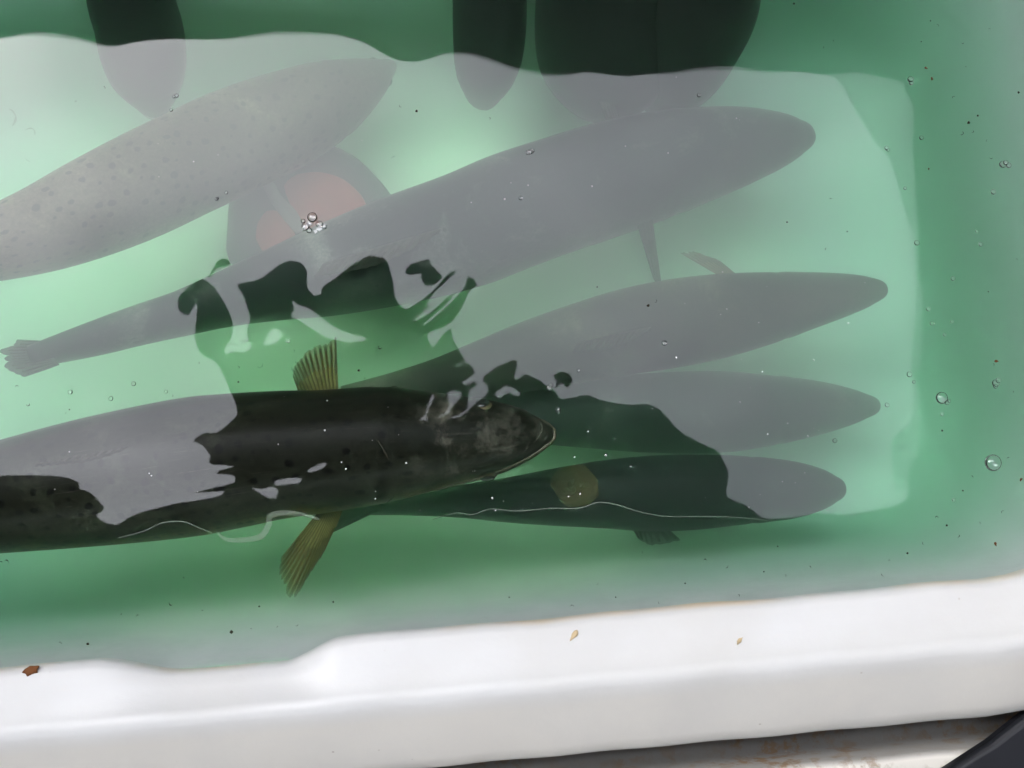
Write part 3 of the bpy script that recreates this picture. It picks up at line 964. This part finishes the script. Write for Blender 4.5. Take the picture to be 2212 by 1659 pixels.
fit_add("block", blob((670, 440), smooth_poly([(490, 560), (486, 480), (492, 420), (520, 365), (570, 325), (640, 308), (715, 308), (770, 335), (820, 385), (856, 440), (850, 540), (800, 600), (600, 610)]), FLOOR_Z, DZ, .012),
        simple("black_rubber", (.022, .026, .032), .7, .3, .3, 30))
RED = simple("red_cap", (.30, .045, .04), .6, .3, .25, 30)
fit_add("red_cap", blob((715, 430), smooth_poly([(612, 400), (640, 375), (690, 370), (740, 385), (780, 420), (795, 458), (770, 475), (720, 500), (660, 505), (630, 450)]), DZ - .004, DZ + .006, .004), RED)
fit_add("red_cap", blob((600, 500), smooth_poly([(556, 480), (575, 455), (600, 455), (625, 480), (640, 520), (610, 545), (570, 545), (552, 515)]), DZ - .004, DZ + .005, .004), RED)
fit_add("pale_band", blob((605, 430), smooth_poly([(560, 380), (585, 385), (605, 420), (640, 455), (660, 500), (640, 505), (610, 470), (580, 430)]), DZ - .004, DZ + .008, .004),
        simple("pale_band", (.16, .13, .13), .6, .3, .2, 30))

# ------------------------------------------------------------------ things on the water
bub = NT("bubble_film")
bub.surf(bub.n("ShaderNodeMixShader", {0: bub.n("ShaderNodeFresnel", {"IOR": 1.6}).outputs[0], 1: bub.n("ShaderNodeBsdfTransparent").outputs[0],
                                     2: bub.n("ShaderNodeBsdfGlossy", {"Roughness": .03}).outputs[0]}).outputs[0])
BUB = bub.m


def bubble_mesh(r):
    bm = bmesh.new()
    bmesh.ops.create_uvsphere(bm, u_segments=20, v_segments=12, radius=r)
    for v in bm.verts:
        if v.co.z < 0:
            v.co.z *= .35
        else:
            v.co.z *= .6
    me = bpy.data.meshes.new("bubble")
    bm.to_mesh(me)
    bm.free()
    me.materials.append(BUB)
    for p in me.polygons:
        p.use_smooth = True
    return me


bm_unit = bubble_mesh(1.0)


def bubble(px, py, rpx, label, group=None, name="bubble"):
    p = at(px, py, 0.0)
    r = rpx * 0.000372
    o = bpy.data.objects.new(name, bm_unit)
    o.location = (p.x, p.y, ripple(p.x, p.y) + r * .30)
    o.scale = (r, r, r)
    col.objects.link(o)
    tag(o, label, "bubble", group)
    return o


bubble(2143, 1000, 18, "largest round bubble, alone near the right edge")
bubble(2033, 860, 13, "second largest bubble, right of the three stacked heads")
bubble(675, 470, 11, "round bubble over the red patches")
bubble(1435, 741, 6, "clear ring bubble over the uppermost olive head's back")
BG_ = "tiny bubbles dotted over the water"
for px, py, r in [(2045, 870, 5), (2050, 866, 4), (2150, 828, 8), (2156, 822, 6), (2150, 835, 5), (2165, 356, 8), (2172, 352, 6), (2178, 358, 6), (2058, 602, 5), (2056, 695, 4), (2040, 723, 4), (2005, 668, 5),
                  (2012, 699, 4), (2018, 699, 3), (1966, 172, 7), (1968, 180, 5), (1980, 525, 6), (1964, 809, 6), (1974, 825, 4), (1803, 952, 5), (1916, 875, 5), (1186, 837, 6), (1190, 832, 5), (1205, 885, 6), (1207, 890, 4),
                  (152, 847, 5), (240, 861, 5), (289, 829, 5), (359, 846, 4), (622, 736, 5), (660, 490, 9), (690, 485, 8), (668, 498, 6), (700, 490, 6), (655, 478, 5), (1250, 800, 4), (1915, 320, 5), (1918, 324, 4), (1955, 407, 4),
                  (2035, 895, 4), (2118, 528, 5), (2145, 415, 6), (2110, 500, 4), (1146, 328, 6), (1140, 330, 5), (1152, 326, 4), (1125, 428, 5), (1510, 206, 5), (382, 207, 5), (376, 209, 4), (370, 238, 4), (489, 416, 4), (468, 430, 4), (470, 428, 3), (2255, 188, 6), (2060, 1080, 4), (1990, 298, 5)]:
    bubble(px, py, r, "tiny clear bubble floating on the tub water", BG_)

WHITE = simple("froth_white", (.78, .80, .78), .6, .3, .2, 300)
DIRT = simple("dirt_fleck", (.035, .028, .018), .8, .2, .4, 300)
RUST = simple("rusty_fleck", (.16, .06, .02), .8, .2, .4, 300)
GREENF = simple("green_fleck", (.05, .09, .05), .8, .2, .4, 300)


def chip_mesh(seed, mat, flat=.35):
    rr = random.Random(seed)
    bm = bmesh.new()
    bmesh.ops.create_icosphere(bm, subdivisions=2, radius=1.0)
    ph = [rr.random() * 6 for _ in range(3)]
    for v in bm.verts:
        k = 1 + .35 * math.sin(3 * v.co.x + ph[0]) * math.sin(4 * v.co.y + ph[1]) + rr.uniform(-.12, .12)
        v.co *= k
        v.co.z *= flat
    me = bpy.data.meshes.new("speck")
    bm.to_mesh(me)
    bm.free()
    me.materials.append(mat)
    for p in me.polygons:
        p.use_smooth = True
    return me


CH_W = [chip_mesh(k, WHITE) for k in range(4)]
CH_D = [chip_mesh(k + 10, DIRT) for k in range(4)]
CH_R = [chip_mesh(k + 20, RUST) for k in range(3)]


def strand_mesh(seed, mat):
    rr = random.Random(seed)
    pts, a, p = [], rr.random() * .6, Vector((-1, 0, 0))
    cv = rr.uniform(-.5, .5)
    for k in range(9):
        pts.append(p.copy())
        a += cv + rr.uniform(-.25, .25)
        p += Vector((math.cos(a), math.sin(a), 0)) * .25
    me = tube_mesh("fleck", pts, lambda t: .03 + .13 * math.sin(math.pi * min(1, t + .05)) * (.6 + .4 * math.sin(9 * t + seed)), 6)
    me.materials.append(mat)
    for q in me.polygons:
        q.use_smooth = True
    return me


ST_D = [strand_mesh(k, DIRT) for k in range(6)]


def bit(me, name, px, py, spx, label, group, z=0.0, rot=None, cat="speck", sy=1.0):
    p = at(px, py, z)
    o = bpy.data.objects.new(name, me)
    s = spx * .000372
    o.location = (p.x, p.y, z + (ripple(p.x, p.y) + s * .15 if z == 0 else 0))
    o.scale = (s, s * sy, s)
    o.rotation_euler = (0, 0, random.random() * 6.28 if rot is None else rot)
    col.objects.link(o)
    return tag(o, label, cat, group)


rs = random.Random(11)
W_SPOTS = [(1018, 437), (1104, 393), (1092, 430), (1140, 402), (1280, 405), (1350, 315), (1440, 330), (1590, 255), (1600, 262), (1460, 165), (782, 302), (836, 305), (470, 335), (342, 310), (342, 383), (418, 352),
           (1555, 680), (1462, 770), (1530, 795), (1570, 665), (1480, 655), (1655, 620), (1640, 700), (1740, 735), (1600, 780), (1645, 805), (1760, 778), (1700, 915), (1760, 926), (1748, 940), (1770, 927), (1660, 935),
           (1620, 840), (1600, 870), (1810, 905), (1835, 700), (1870, 610), (1560, 590), (1690, 1040), (1720, 1045), (1640, 1070), (1620, 1095), (1790, 1100), (1526, 1082), (1526, 1075), (1740, 1020), (1410, 880),
           (1310, 985), (1360, 1010), (1270, 930), (1330, 950), (1240, 990), (1150, 1090), (1130, 1100), (1090, 1085), (1060, 1075), (1070, 1100), (910, 1105), (1020, 1015), (1025, 1020), (860, 940), (880, 1000), (750, 1010),
           (810, 1060), (805, 950), (836, 880), (705, 865), (613, 857), (810, 1080), (740, 1000), (700, 930), (600, 960), (325, 1030), (325, 1022), (430, 1060), (150, 975), (120, 1060), (1230, 1072), (1255, 1065)]
for k, (px, py) in enumerate(W_SPOTS):
    bit(CH_W[k % 4], "white_speck", px + rs.uniform(-3, 3), py + rs.uniform(-3, 3), rs.choice((.7, .9, 1.1, 1.3, 1.6, 2.0)), "tiny white speck of froth floating on the tub water", "white specks on the water")
for px, py, s in [(668, 484, 12), (690, 494, 13), (682, 500, 9), (702, 487, 8), (658, 490, 7), (1143, 329, 8), (1150, 325, 6), (1128, 428, 5)]:
    bit(CH_W[0], "white_froth", px, py, s * .5, "small clot of white froth over a dark trout", "clots of white froth")
D_SPOTS = [(2092, 265, 9), (2080, 295, 8), (2100, 290, 6), (2112, 250, 6), (2145, 345, 6), (2130, 300, 4), (2010, 45, 4), (2030, 55, 5), (2075, 95, 5), (1990, 90, 4), (1780, 100, 4), (2140, 60, 4), (2200, 200, 7), (2060, 205, 6),
           (2090, 145, 4), (1715, 8, 6), (1800, 85, 4), (2200, 560, 4), (2135, 630, 4), (2150, 790, 5), (2190, 850, 4), (2035, 930, 6), (2100, 1025, 5), (2180, 985, 5), (2080, 1060, 5), (2165, 1100, 6), (2030, 1115, 7), (2045, 1135, 6), (2075, 1155, 6), (1990, 1170, 5),
           (1960, 1195, 6), (2120, 1130, 4), (1925, 1210, 4), (1680, 1180, 4), (1520, 1205, 6), (1570, 1230, 5), (1650, 1235, 4), (1700, 1245, 4), (1600, 1290, 5), (1480, 1260, 4), (1750, 1220, 5), (1900, 1240, 6), (1880, 1290, 7), (1420, 1300, 4), (1390, 1195, 3), (1330, 1290, 4),
           (370, 1312, 8), (300, 1325, 5), (190, 1391, 8), (135, 1387, 5), (260, 1330, 4), (500, 1365, 10), (545, 1360, 4), (600, 1350, 4), (720, 1300, 5), (640, 1355, 5), (400, 1250, 4), (560, 1310, 5), (440, 1320, 4), (1290, 1265, 4), (1100, 1290, 4), (1240, 1305, 6),
           (812, 748, 9), (775, 800, 7), (790, 815, 4), (520, 795, 5), (515, 825, 5), (40, 830, 6), (55, 880, 8), (150, 885, 4), (140, 893, 3), (375, 858, 4), (1400, 660, 9), (1420, 655, 6), (430, 780, 4), (1290, 620, 4), (12, 1205, 9), (8, 1210, 7), (900, 240, 8), (860, 230, 5), (1060, 260, 5), (1700, 480, 5), (1780, 540, 5), (1790, 430, 5), (1830, 500, 4), (230, 190, 5), (160, 220, 4)]
for k, (px, py, s) in enumerate(D_SPOTS):
    me = ST_D[k % 6] if k % 3 else CH_D[k % 4]
    bit(me, "dirt_fleck", px, py, s * (.8 if k % 3 else .35), "small dark fleck of dirt floating on the tub water", "dark flecks on the water", cat="fleck")
for px, py, s, lb in [(2000, 147, 6, "rusty brown fleck nearest the top right corner"), (2013, 170, 7, "rusty brown fleck below the topmost rusty one"), (2006, 365, 4, "thin rusty fleck beside the right edge of the bright reflection"),
                  (2152, 780, 7, "rusty flake between the small foam bubbles at the right"), (2205, 1036, 7, "rusty flake under the largest bubble"), (2150, 1255 - 80, 7, "rusty flake low at the right above the white rim")]:
    bit(CH_R[int(px) % 3], "rusty_flake", px, py, s * .6, lb, "rusty flakes on the water", cat="flake", sy=.6)
# debris down on the floor
for k, (px, py, s) in enumerate([(50, 265, 32), (85, 278, 22), (130, 360, 26), (60, 345, 10), (70, 165, 9), (620, 800, 18), (635, 790, 14), (560, 800, 12), (640, 765, 9), (850, 340, 10)]):
    bit(ST_D[k % 6], "sunken_curl", px, py, s, "dark curl of waste lying deep under the surface", "sunken waste on the tub floor", z=-.30, cat="debris", rot=.3 + k * .7)

# slime threads floating over the lower fish
SL = simple("slime_thread", (.11, .14, .11), .4, .4, .3, 200)


def thread(name, pts, rpx, label):
    P = []
    for t in range(81):
        q = crom([list(p) for p in pts], t / 80)
        w = at(q[0], q[1], 0)
        P.append(Vector((w.x, w.y, ripple(w.x, w.y) + .0006)))
    o = link(name, tube_mesh(name, P, lambda t: rpx * .000372 * (.35 + .65 * math.sin(math.pi * t))), SL)
    return tag(o, label, "thread")


thread("slime_thread", [(935, 1122), (985, 1108), (1020, 1112), (1060, 1100), (1120, 1104), (1190, 1098), (1250, 1098), (1290, 1086), (1330, 1090), (1390, 1108), (1450, 1116), (1560, 1116), (1660, 1124)], 1.2,
       "long thin pale thread floating over the teal black trout")
thread("slime_thread", [(255, 1162), (310, 1148), (350, 1130), (395, 1127), (430, 1140), (460, 1152)], 1.3, "short thin thread floating over the big trout's flank")
SLB = NT("slime_film")
slm = SLB.surf(SLB.n("ShaderNodeMixShader", {0: .15, 1: SLB.n("ShaderNodeBsdfTransparent").outputs[0], 2: SLB.n("ShaderNodeBsdfDiffuse", {"Color": (.35, .42, .33, 1)}).outputs[0]}).outputs[0])
o = thread("slime_strand", [(470, 1150), (490, 1165), (530, 1166), (565, 1158), (580, 1135), (585, 1115), (610, 1108), (650, 1110), (690, 1122)], 7, "wide translucent slimy loop beside the big trout's lower fin")
o.data.materials.clear(); o.data.materials.append(slm)

# ------------------------------------------------------------------ marks on the rim, black bin beside the tub
for px, py, zz, sx, sy_, mt, lb in [(68, 1449, .0262, 17, .55, RUST, "rust red chip of gut lying on the rim's left end"), (1240, 1372, .0275, 12, .4, None, "tan flake lying on the white rim below the fish"),
                                (1597, 1384, .030, 8, .5, None, "small tan flake on the rim, right of the other one")]:
    mt = mt or simple("tan_flake", (.58, .45, .26), .7, .3, .3, 200)
    bit(chip_mesh(int(px), mt, .12), "rim_flake", px, py, sx, lb, "flakes on the rim", z=zz, rot=.35 if px < 100 else .9, cat="flake", sy=sy_)

bin_mat = simple("black_bin_plastic", (.008, .009, .012), .5, .3, .3, 8)
def slab(name, plan, z0, z1, rnd):
    """Upright slab with a rounded top edge from a plan outline (anticlockwise)."""
    c_ = sum((Vector(p) for p in plan), Vector((0, 0))) / len(plan)
    vs_, fs_ = [], []
    n = len(plan)
    for (z, ins) in [(z0, 0.0)] + [(z1 - rnd + rnd * math.sin(t), rnd * (1 - math.cos(t))) for t in (0, .4, .8, 1.2, 1.57)]:
        for p in plan:
            d = (Vector(p) - c_)
            q = c_ + d * (1 - ins / max(d.length, .01))
            vs_.append((q.x, q.y, z))
    for k in range(5):
        for i in range(n):
            a_, e_ = k * n + i, k * n + (i + 1) % n
            fs_.append((a_, e_, e_ + n, a_ + n))
    fs_.append(tuple(reversed(range(n))))
    fs_.append(tuple(5 * n + i for i in range(n)))
    return fix(mesh(name, vs_, fs_))


ZL = -.016
pA, pB = at(2030, 1676, ZL), at(2226, 1536, ZL)
ex_, ey_ = Vector((UX.x, UX.y)), Vector((UY.x, UY.y))
p2 = [Vector((pA.x, pA.y)), Vector((pB.x, pB.y))]
m_ = p2[0].lerp(p2[1], .55) + (p2[1] - p2[0]).orthogonal().normalized() * -.002
plan = [p2[0] + (p2[0] - p2[1]) * 1.6, p2[0], m_, p2[1], p2[1] + ex_ * .03 + ey_ * .004, p2[1] + ex_ * .34, p2[1] + ex_ * .38 - ey_ * .05, p2[1] + ex_ * .38 - ey_ * .34]
plan.append(p2[0] + (p2[0] - p2[1]) * 1.6 + ex_ * .1 - ey_ * .1)
plan = plan[::-1]
binn = empty("black_bin", (pB.x + .15, pB.y - .25, GROUND_Z))
for nm, me_ in (("lid", slab("lid", plan, ZL - .014, ZL, .007)),
                ("bin_body", slab("bin_body", [tuple(Vector((pB.x, pB.y)) + ex_ * a_ - ey_ * b__) for a_, b__ in ((.02, .12), (.02, .33), (.36, .33), (.36, .12))], GROUND_Z + .002, ZL - .0145, .001))):
    o = link(nm, me_, bin_mat, binn, nm == "lid" and False)
    o.matrix_parent_inverse = Matrix.Translation(-binn.location)
tag(binn, "black plastic bin with a closed lid beside the tub at the lower right corner", "bin")
